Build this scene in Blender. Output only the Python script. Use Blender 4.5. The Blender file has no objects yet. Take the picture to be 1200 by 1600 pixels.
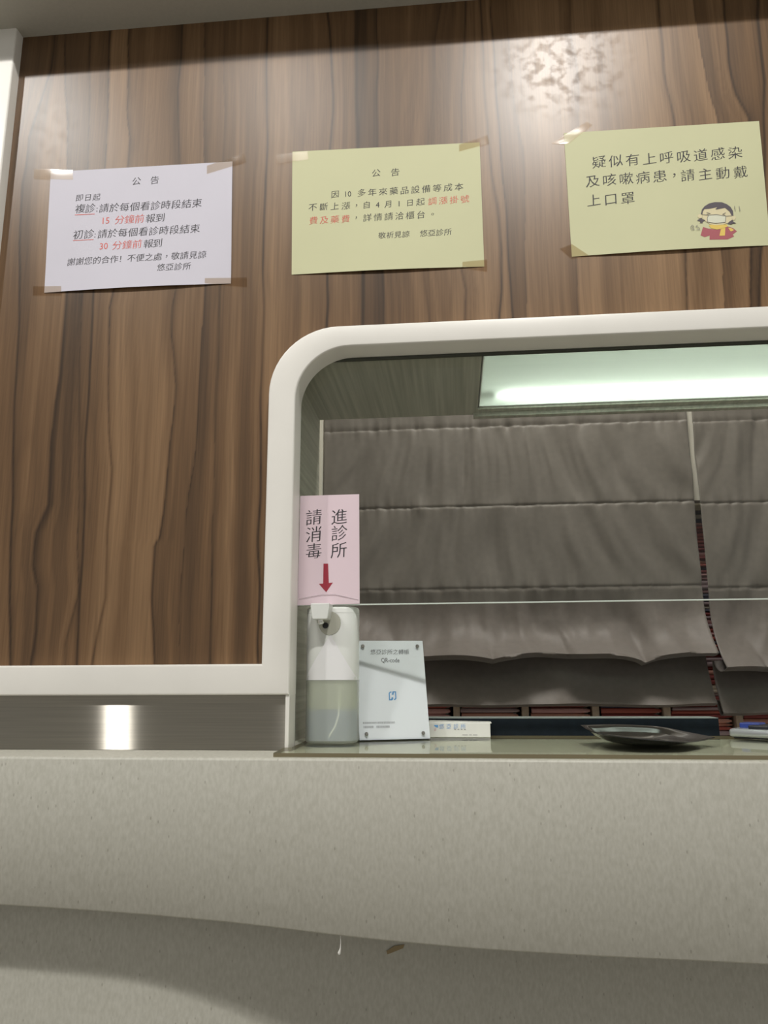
import bpy, bmesh, math, random
import numpy as np
from mathutils import Vector, Matrix, noise

SC = bpy.context.scene
COL = SC.collection
random.seed(7)

# ------------------------------------------------------------------ camera, world, lights, exposure
cam_d = bpy.data.cameras.new('camera')
cam = bpy.data.objects.new('camera', cam_d); COL.objects.link(cam)
YAW, PITCH, ROLL, CAM_F = .0902, .2055, -.0059, 1190.8
f0 = Vector((-math.sin(YAW), math.cos(YAW), 0)); r0 = Vector((math.cos(YAW), math.sin(YAW), 0)); u0 = Vector((0, 0, 1))
fw = f0*math.cos(PITCH) + u0*math.sin(PITCH); up = u0*math.cos(PITCH) - f0*math.sin(PITCH)
rt = r0*math.cos(ROLL) + up*math.sin(ROLL); up2 = up*math.cos(ROLL) - r0*math.sin(ROLL)
M = Matrix((rt, up2, -fw)).transposed().to_4x4(); M.translation = Vector((0, -1.054, .10355))
cam.matrix_world = M
cam_d.sensor_fit = 'VERTICAL'; cam_d.sensor_height = 36.0; cam_d.lens = CAM_F/1600*36.0
cam_d.clip_start = .02
SC.camera = cam

w = bpy.data.worlds.new('World'); SC.world = w; w.use_nodes = True
w.node_tree.nodes['Background'].inputs[0].default_value = (1.0, .98, .93, 1)
w.node_tree.nodes['Background'].inputs[1].default_value = .29

LAMP_Y, LAMP_Z, LAMP_W = -1.9, 2.70, 34.5
LAMPS = [(-.695, .5, .5), (.47, 1.3, .15), (-1.91, .95, .15)]      # x, strength, diameter
LAMP_RGB = (1.0, .975, .925)
OFFICE_W = 18.0
TUBE_L = 8.0

SC.view_settings.view_transform = 'Standard'; SC.view_settings.look = 'None'
SC.view_settings.exposure = 0.2; SC.view_settings.gamma = 1.0
SC.view_settings.use_curve_mapping = False

# ------------------------------------------------------------------ helpers
def mat(name): 
    m = bpy.data.materials.new(name); m.use_nodes = True
    m.node_tree.nodes.clear()
    return m, m.node_tree.nodes, m.node_tree.links
def out(m, sock):
    o = m.node_tree.nodes.new('ShaderNodeOutputMaterial'); m.node_tree.links.new(sock, o.inputs['Surface'])
def pbr(name, col, rough=.5, metal=0, spec=.5, noise_amt=0, noise_scale=40, bump=0, bump_scale=200, sheen=0, coat=0):
    m, N, L = mat(name)
    b = N.new('ShaderNodeBsdfPrincipled')
    b.inputs['Roughness'].default_value = rough; b.inputs['Metallic'].default_value = metal
    b.inputs['Specular IOR Level'].default_value = spec; b.inputs['Base Color'].default_value = (*col, 1)
    b.inputs['Sheen Weight'].default_value = sheen; b.inputs['Coat Weight'].default_value = coat
    if noise_amt or bump:
        tc = N.new('ShaderNodeTexCoord')
    if noise_amt:
        n = N.new('ShaderNodeTexNoise'); n.inputs['Scale'].default_value = noise_scale; n.inputs['Detail'].default_value = 5
        L.new(tc.outputs['Object'], n.inputs['Vector'])
        r = N.new('ShaderNodeMapRange'); r.inputs['From Min'].default_value = .3; r.inputs['From Max'].default_value = .7
        r.inputs['To Min'].default_value = 1-noise_amt; r.inputs['To Max'].default_value = 1+noise_amt
        L.new(n.outputs['Fac'], r.inputs['Value'])
        mx = N.new('ShaderNodeVectorMath'); mx.operation = 'SCALE'; mx.inputs[0].default_value = col
        L.new(r.outputs['Result'], mx.inputs['Scale']); L.new(mx.outputs['Vector'], b.inputs['Base Color'])
    if bump:
        n2 = N.new('ShaderNodeTexNoise'); n2.inputs['Scale'].default_value = bump_scale; n2.inputs['Detail'].default_value = 3
        L.new(tc.outputs['Object'], n2.inputs['Vector'])
        bp = N.new('ShaderNodeBump'); bp.inputs['Strength'].default_value = bump; bp.inputs['Distance'].default_value = .002
        L.new(n2.outputs['Fac'], bp.inputs['Height']); L.new(bp.outputs['Normal'], b.inputs['Normal'])
    out(m, b.outputs[0]); return m
def clear(name, tint, ior=1.45, rough=.02, body=None, body_fac=0.0, refl=1.0):
    """clear sheet: tinted see-through with a Fresnel mirror on top, optionally a milky body"""
    m, N, L = mat(name)
    t = N.new('ShaderNodeBsdfTransparent'); t.inputs[0].default_value = (*tint, 1)
    g = N.new('ShaderNodeBsdfGlossy'); g.inputs['Roughness'].default_value = rough
    fr = N.new('ShaderNodeFresnel'); fr.inputs['IOR'].default_value = ior
    src = t.outputs[0]
    if body:
        d = N.new('ShaderNodeBsdfDiffuse'); d.inputs[0].default_value = (*body, 1)
        tl = N.new('ShaderNodeBsdfTranslucent'); tl.inputs[0].default_value = (*body, 1)
        dm = N.new('ShaderNodeMixShader'); dm.inputs[0].default_value = .4
        L.new(d.outputs[0], dm.inputs[1]); L.new(tl.outputs[0], dm.inputs[2])
        mb = N.new('ShaderNodeMixShader'); mb.inputs[0].default_value = body_fac
        L.new(src, mb.inputs[1]); L.new(dm.outputs[0], mb.inputs[2]); src = mb.outputs[0]
    mu = N.new('ShaderNodeMath'); mu.operation = 'MULTIPLY'; mu.inputs[1].default_value = refl
    ge = N.new('ShaderNodeNewGeometry'); iv = N.new('ShaderNodeMath'); iv.operation = 'SUBTRACT'; iv.inputs[0].default_value = refl
    sc = N.new('ShaderNodeMath'); sc.operation = 'MULTIPLY'; sc.inputs[1].default_value = refl
    L.new(ge.outputs['Backfacing'], sc.inputs[0]); L.new(sc.outputs[0], iv.inputs[1]); L.new(iv.outputs[0], mu.inputs[1])
    L.new(fr.outputs[0], mu.inputs[0])
    mx = N.new('ShaderNodeMixShader')
    L.new(mu.outputs[0], mx.inputs[0]); L.new(src, mx.inputs[1]); L.new(g.outputs[0], mx.inputs[2])
    out(m, mx.outputs[0]); return m
def emit(name, col, s):
    m, N, L = mat(name); e = N.new('ShaderNodeEmission'); e.inputs[0].default_value = (*col, 1); e.inputs[1].default_value = s
    out(m, e.outputs[0]); return m

class MB:
    def __init__(s): s.v = []; s.f = []; s.m = []
    def add(s, vs, fs, mi=0):
        o = len(s.v); s.v += [tuple(v) for v in vs]; s.f += [tuple(i+o for i in f) for f in fs]; s.m += [mi]*len(fs)
    def box(s, x0, x1, y0, y1, z0, z1, mi=0):
        s.add([(x0,y0,z0),(x1,y0,z0),(x1,y1,z0),(x0,y1,z0),(x0,y0,z1),(x1,y0,z1),(x1,y1,z1),(x0,y1,z1)],
              [(3,2,1,0),(4,5,6,7),(0,1,5,4),(1,2,6,5),(2,3,7,6),(3,0,4,7)], mi)
    def bbox(s, x0, x1, y0, y1, z0, z1, r=.002, seg=2, mi=0):
        bm = bmesh.new(); bmesh.ops.create_cube(bm, size=1)
        for v in bm.verts:
            v.co = Vector(((x0+x1)/2+v.co.x*(x1-x0), (y0+y1)/2+v.co.y*(y1-y0), (z0+z1)/2+v.co.z*(z1-z0)))
        bmesh.ops.bevel(bm, geom=bm.edges[:], offset=r, segments=seg, profile=.5, affect='EDGES')
        s.addbm(bm, mi)
    def addbm(s, bm, mi=0):
        bm.verts.index_update(); s.add([v.co[:] for v in bm.verts], [[v.index for v in f.verts] for f in bm.faces], mi); bm.free()
    def loft(s, rings, closed=True, caps=True, mi=0):
        n = len(rings[0]); vs = [p for r in rings for p in r]; fs = []
        for i in range(len(rings)-1):
            for j in range(n if closed else n-1):
                k = (j+1) % n
                fs.append((i*n+j, i*n+k, (i+1)*n+k, (i+1)*n+j))
        if caps: fs += [tuple(range(n))[::-1], tuple(range((len(rings)-1)*n, len(rings)*n))]
        s.add(vs, fs, mi)
    def tube(s, pts, r, n=10, mi=0):
        pts = [Vector(p) for p in pts]; rings = []
        rr = r if isinstance(r, (list, tuple)) else [r]*len(pts)
        ref = None
        for i, p in enumerate(pts):
            t = (pts[min(i+1, len(pts)-1)]-pts[max(i-1, 0)]).normalized()
            if ref is None: ref = t.orthogonal().normalized()
            a = (ref - t*ref.dot(t)).normalized(); b = t.cross(a); ref = a
            rings.append([p + (a*math.cos(2*math.pi*k/n)+b*math.sin(2*math.pi*k/n))*rr[i] for k in range(n)])
        s.loft(rings, mi=mi)
    def disc(s, c, nrm, r, h, n=24, mi=0):
        c = Vector(c); nrm = Vector(nrm).normalized(); s.tube([c, c+nrm*h], r, n, mi)
    def build(s, name, m, parent=None, loc=None, smooth=False, angle=40, recalc=True):
        me = bpy.data.meshes.new(name); me.from_pydata(s.v, [], s.f)
        ms = m if isinstance(m, (list, tuple)) else [m]
        for q in ms: me.materials.append(q)
        if len(ms) > 1: me.polygons.foreach_set('material_index', s.m)
        if recalc: bm = bmesh.new(); bm.from_mesh(me); bmesh.ops.recalc_face_normals(bm, faces=bm.faces[:]); bm.to_mesh(me); bm.free()
        if smooth:
            me.polygons.foreach_set('use_smooth', [True]*len(me.polygons)); me.set_sharp_from_angle(angle=math.radians(angle))
        o = bpy.data.objects.new(name, me); COL.objects.link(o)
        if loc: o.location = loc
        if parent: o.parent = parent
        return o
def thing(name, label, cat, loc=(0,0,0), rotz=0, group=None):
    o = bpy.data.objects.new(name, None); COL.objects.link(o); o.location = loc; o.rotation_euler = (0,0,rotz)
    o.empty_display_size = .02
    return tag(o, label, cat, group)
def tag(o, label, cat, group=None):
    o['label'] = label; o['category'] = cat
    if group: o['group'] = group
    return o
def struct(o): o['kind'] = 'structure'; return o
def prism(poly, y0, y1, bevel=0, seg=2):
    """outline in x,z extruded along y; front (y0) rim bevelled"""
    bm = bmesh.new()
    vs = [bm.verts.new((x, y0, z)) for x, z in poly]; f = bm.faces.new(vs)
    fe = list(f.edges)
    r = bmesh.ops.extrude_face_region(bm, geom=[f])
    for v in [g for g in r['geom'] if isinstance(g, bmesh.types.BMVert)]: v.co.y = y1
    bm.normal_update()
    if bevel:
        ed = [e for e in bm.edges if all(abs(v.co.y-y0) < 1e-6 for v in e.verts)]
        bmesh.ops.bevel(bm, geom=ed, offset=bevel, segments=seg, profile=.5, affect='EDGES')
    bmesh.ops.triangulate(bm, faces=[f for f in bm.faces if len(f.verts) > 4])
    return bm
def smoothstep(a, b, x):
    t = np.clip((x-a)/(b-a), 0, 1); return t*t*(3-2*t)
def lerp_tab(tab, x): return float(np.interp(x, [t[0] for t in tab], [t[1] for t in tab]))

# ------------------------------------------------------------------ lettering: glyph outlines with brush-like thin horizontals and rising strokes
_fc = bpy.data.curves.new('glyph', 'FONT'); _fo = bpy.data.objects.new('glyph', _fc); COL.objects.link(_fo)
_fc.resolution_u = 2
_GL = {}
def glyph(ch, brush=True):
    key = (ch, brush)
    if key in _GL: return _GL[key]
    _fc.body = ch
    bpy.context.view_layer.update()
    dg = bpy.context.evaluated_depsgraph_get()
    me = bpy.data.meshes.new_from_object(_fo.evaluated_get(dg))
    bm = bmesh.new(); bm.from_mesh(me); bpy.data.meshes.remove(me)
    bmesh.ops.remove_doubles(bm, verts=bm.verts[:], dist=1e-5)
    cjk = ord(ch[0]) > 0x2000
    if brush and cjk:
        bm.verts.ensure_lookup_table(); nn = {}
        for e in bm.edges:
            if len(e.link_faces) != 1: continue
            f = e.link_faces[0]; l = [q for q in f.loops if q.edge == e][0]
            a, b = l.vert, l.link_loop_next.vert; d = b.co-a.co
            if d.length < 1e-6: continue
            n = Vector((d.y, -d.x, 0)).normalized()
            if f.normal.z < 0: n = -n
            for v in (a, b): nn.setdefault(v, []).append(n)
        for v, ns in nn.items():
            n = sum(ns, Vector()); n = n.normalized() if n.length > 1e-6 else Vector()
            v.co.y -= n.y*.014; v.co.x -= n.x*.002
    xs = [v.co.x for v in bm.verts] or [0]; 
    cx = .5 if cjk else (min(xs)+max(xs))/2
    cy = .355
    if ch in '，。':
        ys = [v.co.y for v in bm.verts]; cx, cy = (min(xs)+max(xs))/2, (min(ys)+max(ys))/2
    vs = []
    for v in bm.verts:
        x, y = v.co.x-cx, v.co.y-cy
        if brush and cjk: y += .10*x; x += .03*y
        vs.append((x, y))
    bm.verts.index_update(); fs = [[v.index for v in f.verts] for f in bm.faces]; bm.free()
    _GL[key] = (vs, fs); return _GL[key]
def lettering(name, segs, m, parent, fn, colour=None, brush=True, sx=1.0, sxa=.92):
    """segs: (text, x0, z0, x1, z1, em, colour) - centres of the first and last character; fn maps sheet x,z to a local point"""
    b = MB()
    for t, x0, z0, x1, z1, em, c in segs:
        if colour is not None and c != colour: continue
        n = len(t)
        if all(ord(ch) < 128 for ch in t):
            vs, fs = glyph(t, brush); mx_, mz_ = (x0+x1)/2, (z0+z1)/2; a_ = math.atan2(z1-z0, x1-x0) if x1 != x0 else 0
            b.add([fn(mx_+(x*math.cos(a_)*sxa-y*math.sin(a_))*em, mz_+(x*math.sin(a_)*sxa+y*math.cos(a_))*em) for x, y in vs], fs); continue
        an = math.atan2(z1-z0, x1-x0) if n > 1 and x1 != x0 else 0
        ca, sa = math.cos(an), math.sin(an)
        for i, ch in enumerate(t):
            if ch == ' ': continue
            k = i/(n-1) if n > 1 else 0
            cx, cz = x0+(x1-x0)*k, z0+(z1-z0)*k
            vs, fs = glyph(ch, brush)
            b.add([fn(cx+(x*ca*sx-y*sa)*em, cz+(x*sa*sx+y*ca)*em) for x, y in vs], fs)
    return b.build(name, m, parent)

# ------------------------------------------------------------------ measured layout (metres; counter top is z = 0, wood face is y = 0)
SHEET1=dict(c=(-0.4841,0.7973),q=[(-0.1552, 0.1085), (0.1488, 0.1055), (0.1537, -0.1073), (-0.1473, -0.1067)],t=[('公', -0.0085, 0.081, -0.0085, 0.081, 0.0156, 0), ('告', 0.0219, 0.0809, 0.0219, 0.0809, 0.0155, 0), ('即日起', -0.102, 0.0571, -0.0734, 0.0565, 0.0133, 0), ('複診', -0.0991, 0.0372, -0.0823, 0.037, 0.0176, 0), (':', -0.071, 0.036, -0.071, 0.036, 0.0156, 0), ('請於每個看診時段結束', -0.0595, 0.0359, 0.0939, 0.0343, 0.0169, 0), ('15', -0.0582, 0.0135, -0.0508, 0.0137, 0.0162, 1), ('分鐘前', -0.0319, 0.0132, 0.0007, 0.013, 0.0167, 1), ('報到', 0.0188, 0.0125, 0.0347, 0.0125, 0.0166, 0), ('初診', -0.0989, -0.009, -0.0809, -0.0091, 0.0175, 0), (':', -0.0707, -0.0101, -0.0707, -0.0101, 0.0155, 0), ('請於每個看診時段結束', -0.0586, -0.0102, 0.0929, -0.0105, 0.0167, 0), ('30', -0.0586, -0.0318, -0.0506, -0.0316, 0.0161, 1), ('分鐘前', -0.0325, -0.032, 0.0001, -0.0321, 0.0166, 1), ('報到', 0.0184, -0.0325, 0.0336, -0.0325, 0.0165, 0), ('謝謝您的合作！不便之處，敬請見諒', -0.1065, -0.0565, 0.1064, -0.0565, 0.0142, 0), ('悠亞診所', 0.042, -0.0754, 0.0833, -0.0753, 0.0136, 0)])
TAPES1=[[(-0.1854, 0.1168), (-0.1178, 0.1092), (-0.1157, 0.0913), (-0.1836, 0.0978)], [(0.1071, 0.1007), (0.1675, 0.1189), (0.1711, 0.1028), (0.1077, 0.0856)], [(0.1126, -0.0969), (0.1784, -0.0981), (0.1795, -0.1147), (0.113, -0.1057)], [(-0.1674, -0.0941), (-0.1194, -0.0974), (-0.1181, -0.1127), (-0.1659, -0.1102)]]
SHEET2=dict(c=(-0.0896,0.8042),q=[(-0.1487, 0.1092), (0.1471, 0.1035), (0.1475, -0.108), (-0.1458, -0.1048)],t=[('公', -0.0148, 0.0612, -0.0148, 0.0612, 0.0147, 0), ('告', 0.015, 0.0607, 0.015, 0.0607, 0.0146, 0), ('因', -0.0793, 0.0281, -0.0793, 0.0281, 0.0135, 0), ('10', -0.0623, 0.0276, -0.0552, 0.0278, 0.0135, 0), ('多年來藥品設備等成本', -0.0377, 0.0279, 0.1131, 0.0278, 0.0143, 0), ('不斷上漲', -0.1144, 0.0078, -0.0622, 0.0069, 0.0142, 0), ('，', -0.0458, 0.0064, -0.0458, 0.0064, 0.014, 0), ('自', -0.0298, 0.0063, -0.0298, 0.0063, 0.0134, 0), ('4', -0.0127, 0.0058, -0.0127, 0.0058, 0.0133, 0), ('月', 0.0041, 0.0057, 0.0041, 0.0057, 0.0133, 0), ('1', 0.0206, 0.0055, 0.0206, 0.0055, 0.0133, 0), ('日', 0.0373, 0.0057, 0.0373, 0.0057, 0.0127, 0), ('起', 0.0537, 0.0062, 0.0537, 0.0062, 0.0138, 0), ('調漲掛號', 0.072, 0.0059, 0.1216, 0.0061, 0.014, 1), ('費及藥費', -0.1129, -0.0153, -0.0626, -0.0159, 0.0144, 1), ('，', -0.0461, -0.0148, -0.0461, -0.0148, 0.014, 0), ('詳情請洽櫃台', -0.0287, -0.0159, 0.0539, -0.0162, 0.0142, 0), ('。', 0.0719, -0.0161, 0.0719, -0.0161, 0.0137, 0), ('敬祈見諒', -0.006, -0.0481, 0.0306, -0.0482, 0.0121, 0), ('悠亞診所', 0.0577, -0.0483, 0.0945, -0.0481, 0.0122, 0)])
TAPES2=[[(-0.1743, 0.1051), (-0.1241, 0.1081), (-0.1227, 0.0929), (-0.174, 0.089)], [(0.1153, 0.1016), (0.1599, 0.1157), (0.1622, 0.1004), (0.115, 0.0895)], [(0.1151, -0.0991), (0.152, -0.0966), (0.1513, -0.1165), (0.1149, -0.1083)]]
SHEET3=dict(c=(0.3305,0.8094),q=[(-0.1438, 0.1047), (0.1459, 0.1031), (0.141, -0.1032), (-0.1431, -0.1046)],t=[('疑似有上呼吸道感染', -0.094, 0.0501, 0.1059, 0.0513, 0.0221, 0), ('及咳嗽病患', -0.1054, 0.0181, -0.0063, 0.0196, 0.0221, 0), ('，', 0.0149, 0.02, 0.0149, 0.02, 0.0216, 0), ('請主動戴', 0.0343, 0.0183, 0.1105, 0.0182, 0.0216, 0), ('上口罩', -0.1057, -0.0144, -0.0558, -0.014, 0.0219, 0)])
TAPES3=[[(-0.1636, 0.0883), (-0.108, 0.1226), (-0.0994, 0.116), (-0.1384, 0.0847)], [(-0.1602, -0.0905), (-0.1421, -0.0839), (-0.1187, -0.1043), (-0.1434, -0.1083)]]
CARTOON={'hair': [(0.0469, -0.048), (0.0494, -0.0403), (0.0535, -0.0353), (0.0603, -0.031), (0.0687, -0.0293), (0.0787, -0.0301), (0.0857, -0.0338), (0.0906, -0.0388), (0.0932, -0.0453), (0.093, -0.0537), (0.0907, -0.053), (0.0881, -0.046), (0.0824, -0.0397), (0.0703, -0.0417), (0.0685, -0.0411), (0.0718, -0.0378), (0.0613, -0.0398), (0.0531, -0.04), (0.0505, -0.0435), (0.0491, -0.0487)], 'face': [(0.0491, -0.0487), (0.0505, -0.0435), (0.0531, -0.04), (0.0613, -0.0398), (0.0718, -0.0378), (0.0685, -0.0411), (0.0703, -0.0417), (0.0824, -0.0397), (0.0881, -0.046), (0.0907, -0.053), (0.0908, -0.0608), (0.0846, -0.0646), (0.0771, -0.0667), (0.068, -0.0672), (0.059, -0.0656), (0.0531, -0.0605), (0.0494, -0.0561)], 'ear_l': [(0.0421, -0.0509), (0.0442, -0.0479), (0.0478, -0.0481), (0.0489, -0.0508), (0.0486, -0.055), (0.0454, -0.0548), (0.0427, -0.0536)], 'ear_r': [(0.0906, -0.0535), (0.0956, -0.0533), (0.0967, -0.0565), (0.0945, -0.06), (0.0913, -0.0604)], 'mask': [(0.0576, -0.0505), (0.0695, -0.0503), (0.082, -0.0535), (0.0806, -0.0633), (0.0764, -0.0646), (0.0664, -0.0645), (0.0593, -0.0628), (0.0553, -0.0617), (0.0554, -0.0554)], 'tuft_l': [(0.0405, -0.0581), (0.0473, -0.0538), (0.0484, -0.0565), (0.0524, -0.0584), (0.0486, -0.0602), (0.0483, -0.0628), (0.0438, -0.0625), (0.0458, -0.06)], 'tuft_r': [(0.0831, -0.0656), (0.0876, -0.0617), (0.0909, -0.0598), (0.092, -0.063), (0.0962, -0.0659), (0.0908, -0.0661), (0.0884, -0.0673)], 'scarf': [(0.0566, -0.067), (0.0608, -0.0657), (0.0716, -0.0671), (0.0821, -0.0665), (0.0836, -0.0703), (0.0756, -0.0734), (0.0673, -0.0745), (0.0594, -0.0719)], 'scarf_end': [(0.0732, -0.0743), (0.0798, -0.0721), (0.0779, -0.085), (0.07, -0.085)], 'jumper': [(0.0482, -0.0691), (0.0557, -0.0722), (0.0673, -0.0748), (0.0756, -0.0736), (0.0836, -0.0703), (0.091, -0.0733), (0.0957, -0.0788), (0.0891, -0.0836), (0.091, -0.0868), (0.0812, -0.0912), (0.0554, -0.0905), (0.0563, -0.0836), (0.049, -0.0861), (0.0434, -0.0828)], 'sleeve': [(0.0838, -0.0724), (0.0883, -0.0732), (0.0916, -0.0765), (0.0887, -0.0784), (0.0864, -0.0783)]}
CLINES=[[(0.0553, -0.0458), (0.0606, -0.0479), (0.055, -0.0491)], [(0.0825, -0.0478), (0.0777, -0.0501), (0.0817, -0.0521)], [(0.0491, -0.0487), (0.0576, -0.0505)], [(0.082, -0.0535), (0.0911, -0.0533)], [(0.0311, -0.0716), (0.0305, -0.0685), (0.033, -0.0655), (0.0351, -0.0682), (0.0327, -0.0697), (0.0351, -0.0729), (0.0309, -0.0737)], [(0.0407, -0.066), (0.0378, -0.0684), (0.0422, -0.0703), (0.0428, -0.0734), (0.0383, -0.0737)], [(0.0962, -0.0376), (0.0964, -0.0455)], [(0.1026, -0.0381), (0.1031, -0.0465)], [(0.0576, -0.0505), (0.0695, -0.0503), (0.082, -0.0535), (0.0806, -0.0633), (0.0664, -0.0645), (0.0553, -0.0617), (0.0554, -0.0554), (0.0576, -0.0505)]]
PINK=dict(c=(-0.1786,0.2774),q=[(-0.0438, 0.0803), (0.044, 0.0806), (0.0449, -0.0799), (-0.045, -0.081)],t=[('進', 0.0147, 0.047, 0.0147, 0.047, 0.0249, 0), ('診', 0.0149, 0.0229, 0.0149, 0.0229, 0.0248, 0), ('所', 0.0145, -0.0025, 0.0145, -0.0025, 0.0247, 0), ('請', -0.0229, 0.0471, -0.0229, 0.0471, 0.0251, 0), ('消', -0.0225, 0.0217, -0.0225, 0.0217, 0.025, 0), ('毒', -0.0222, -0.003, -0.0222, -0.003, 0.0248, 0)])
ARROW=[(-0.0078, -0.0213), (-0.0011, -0.0215), (0.0002, -0.0496), (0.0061, -0.0491), (-0.0035, -0.0627), (-0.0141, -0.0506), (-0.008, -0.0502)]
CARD_T=[('悠亞診所之轉帳', 0.0263, 0.1298, 0.0781, 0.1298, 0.0086, 0), ('QR-code', 0.039, 0.1175, 0.0652, 0.1174, 0.0098, 0)]
VEINS=[
 [(-0.632, 0.118), (-0.659, 0.437), (-0.671, 0.647), (-0.687, 0.891), (-0.683, 0.974), (-0.667, 1.046), (-0.656, 1.101)],
 [(-0.602, 0.116), (-0.599, 0.161), (-0.601, 0.226), (-0.61, 0.255), (-0.61, 0.305), (-0.605, 0.321), (-0.596, 0.348), (-0.601, 0.445), (-0.6, 0.506), (-0.595, 0.553), (-0.595, 0.664), (-0.597, 0.708), (-0.613, 0.927), (-0.638, 1.156)],
 [(-0.55, 0.115), (-0.551, 0.145), (-0.54, 0.215), (-0.543, 0.273), (-0.549, 0.34), (-0.555, 0.444), (-0.564, 0.57), (-0.568, 0.663), (-0.575, 0.808), (-0.577, 0.924), (-0.58, 1.008), (-0.589, 1.095), (-0.592, 1.152)],
 [(-0.532, 0.115), (-0.534, 0.185), (-0.535, 0.24), (-0.539, 0.335), (-0.546, 0.443), (-0.546, 0.514), (-0.548, 0.595), (-0.55, 0.662), (-0.55, 0.706), (-0.548, 0.922), (-0.556, 1.149)],
 [(-0.51, 0.113), (-0.504, 0.163), (-0.498, 0.208), (-0.503, 0.307), (-0.501, 0.4), (-0.509, 0.456), (-0.518, 0.549), (-0.524, 0.661), (-0.517, 0.704), (-0.51, 0.919), (-0.51, 0.954), (-0.518, 1.015), (-0.521, 1.089), (-0.525, 1.146)],
 [(-0.419, 0.113), (-0.428, 0.207), (-0.429, 0.284), (-0.422, 0.294), (-0.417, 0.337), (-0.413, 0.432), (-0.411, 0.527), (-0.421, 0.607), (-0.421, 0.655), (-0.419, 0.681), (-0.425, 0.907), (-0.43, 0.972), (-0.434, 1.045), (-0.43, 1.106), (-0.431, 1.163)],
 [(-0.383, 0.112), (-0.387, 0.191), (-0.384, 0.32), (-0.377, 0.403), (-0.374, 0.472), (-0.374, 0.587), (-0.373, 0.653), (-0.374, 0.696), (-0.384, 0.921), (-0.394, 1.165)],
 [(-0.338, 0.112), (-0.344, 0.302), (-0.344, 0.402), (-0.347, 0.525), (-0.349, 0.652), (-0.351, 0.919), (-0.36, 1.168)],
 [(-0.271, 0.112), (-0.276, 0.329), (-0.277, 0.524), (-0.278, 0.648), (-0.279, 0.734), (-0.281, 0.96), (-0.285, 1.168)],
 [(-0.181, 0.622), (-0.18, 0.696), (-0.179, 0.916), (-0.175, 0.981), (-0.175, 1.067), (-0.181, 1.145), (-0.184, 1.17)],
 [(-0.127, 0.619), (-0.127, 0.695), (-0.133, 0.913), (-0.135, 1.019), (-0.137, 1.113), (-0.136, 1.178)],
 [(-0.094, 0.618), (-0.093, 0.691), (-0.102, 0.911), (-0.101, 1.175)],
 [(-0.025, 0.614), (-0.033, 0.688), (-0.022, 0.912), (-0.014, 0.975), (-0.011, 1.021), (-0.008, 1.104), (0.004, 1.176)],
 [(0.028, 0.615), (0.03, 0.66), (0.023, 0.696), (0.028, 0.915), (0.034, 1.023), (0.043, 1.171)],
 [(0.077, 0.615), (0.082, 0.657), (0.085, 0.723), (0.079, 0.807), (0.072, 0.911), (0.068, 1.039), (0.067, 1.122), (0.066, 1.168)],
 [(0.096, 0.614), (0.095, 0.722), (0.092, 0.806), (0.088, 0.91), (0.086, 1.001), (0.083, 1.146), (0.084, 1.167)],
 [(0.116, 0.613), (0.121, 0.721), (0.123, 0.804), (0.124, 0.894), (0.114, 0.99), (0.109, 1.109), (0.109, 1.164)],
 [(0.193, 0.613), (0.196, 0.706), (0.204, 0.812), (0.212, 0.936), (0.213, 1.044), (0.207, 1.1), (0.209, 1.154)],
 [(0.346, 0.618), (0.35, 0.694), (0.354, 0.801), (0.353, 0.922), (0.347, 1.014), (0.346, 1.106), (0.348, 1.14)],
 [(0.397, 0.615), (0.4, 0.694), (0.415, 0.92), (0.407, 0.974), (0.402, 1.045), (0.4, 1.108), (0.401, 1.135)],
 [(0.434, 0.613), (0.452, 0.795), (0.462, 0.92), (0.448, 0.962), (0.443, 1.023), (0.443, 1.104), (0.445, 1.131)],
 [(0.447, 0.612), (0.456, 0.69), (0.473, 0.793), (0.492, 0.983), (0.492, 1.037), (0.493, 1.099), (0.496, 1.126)],
]
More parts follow.
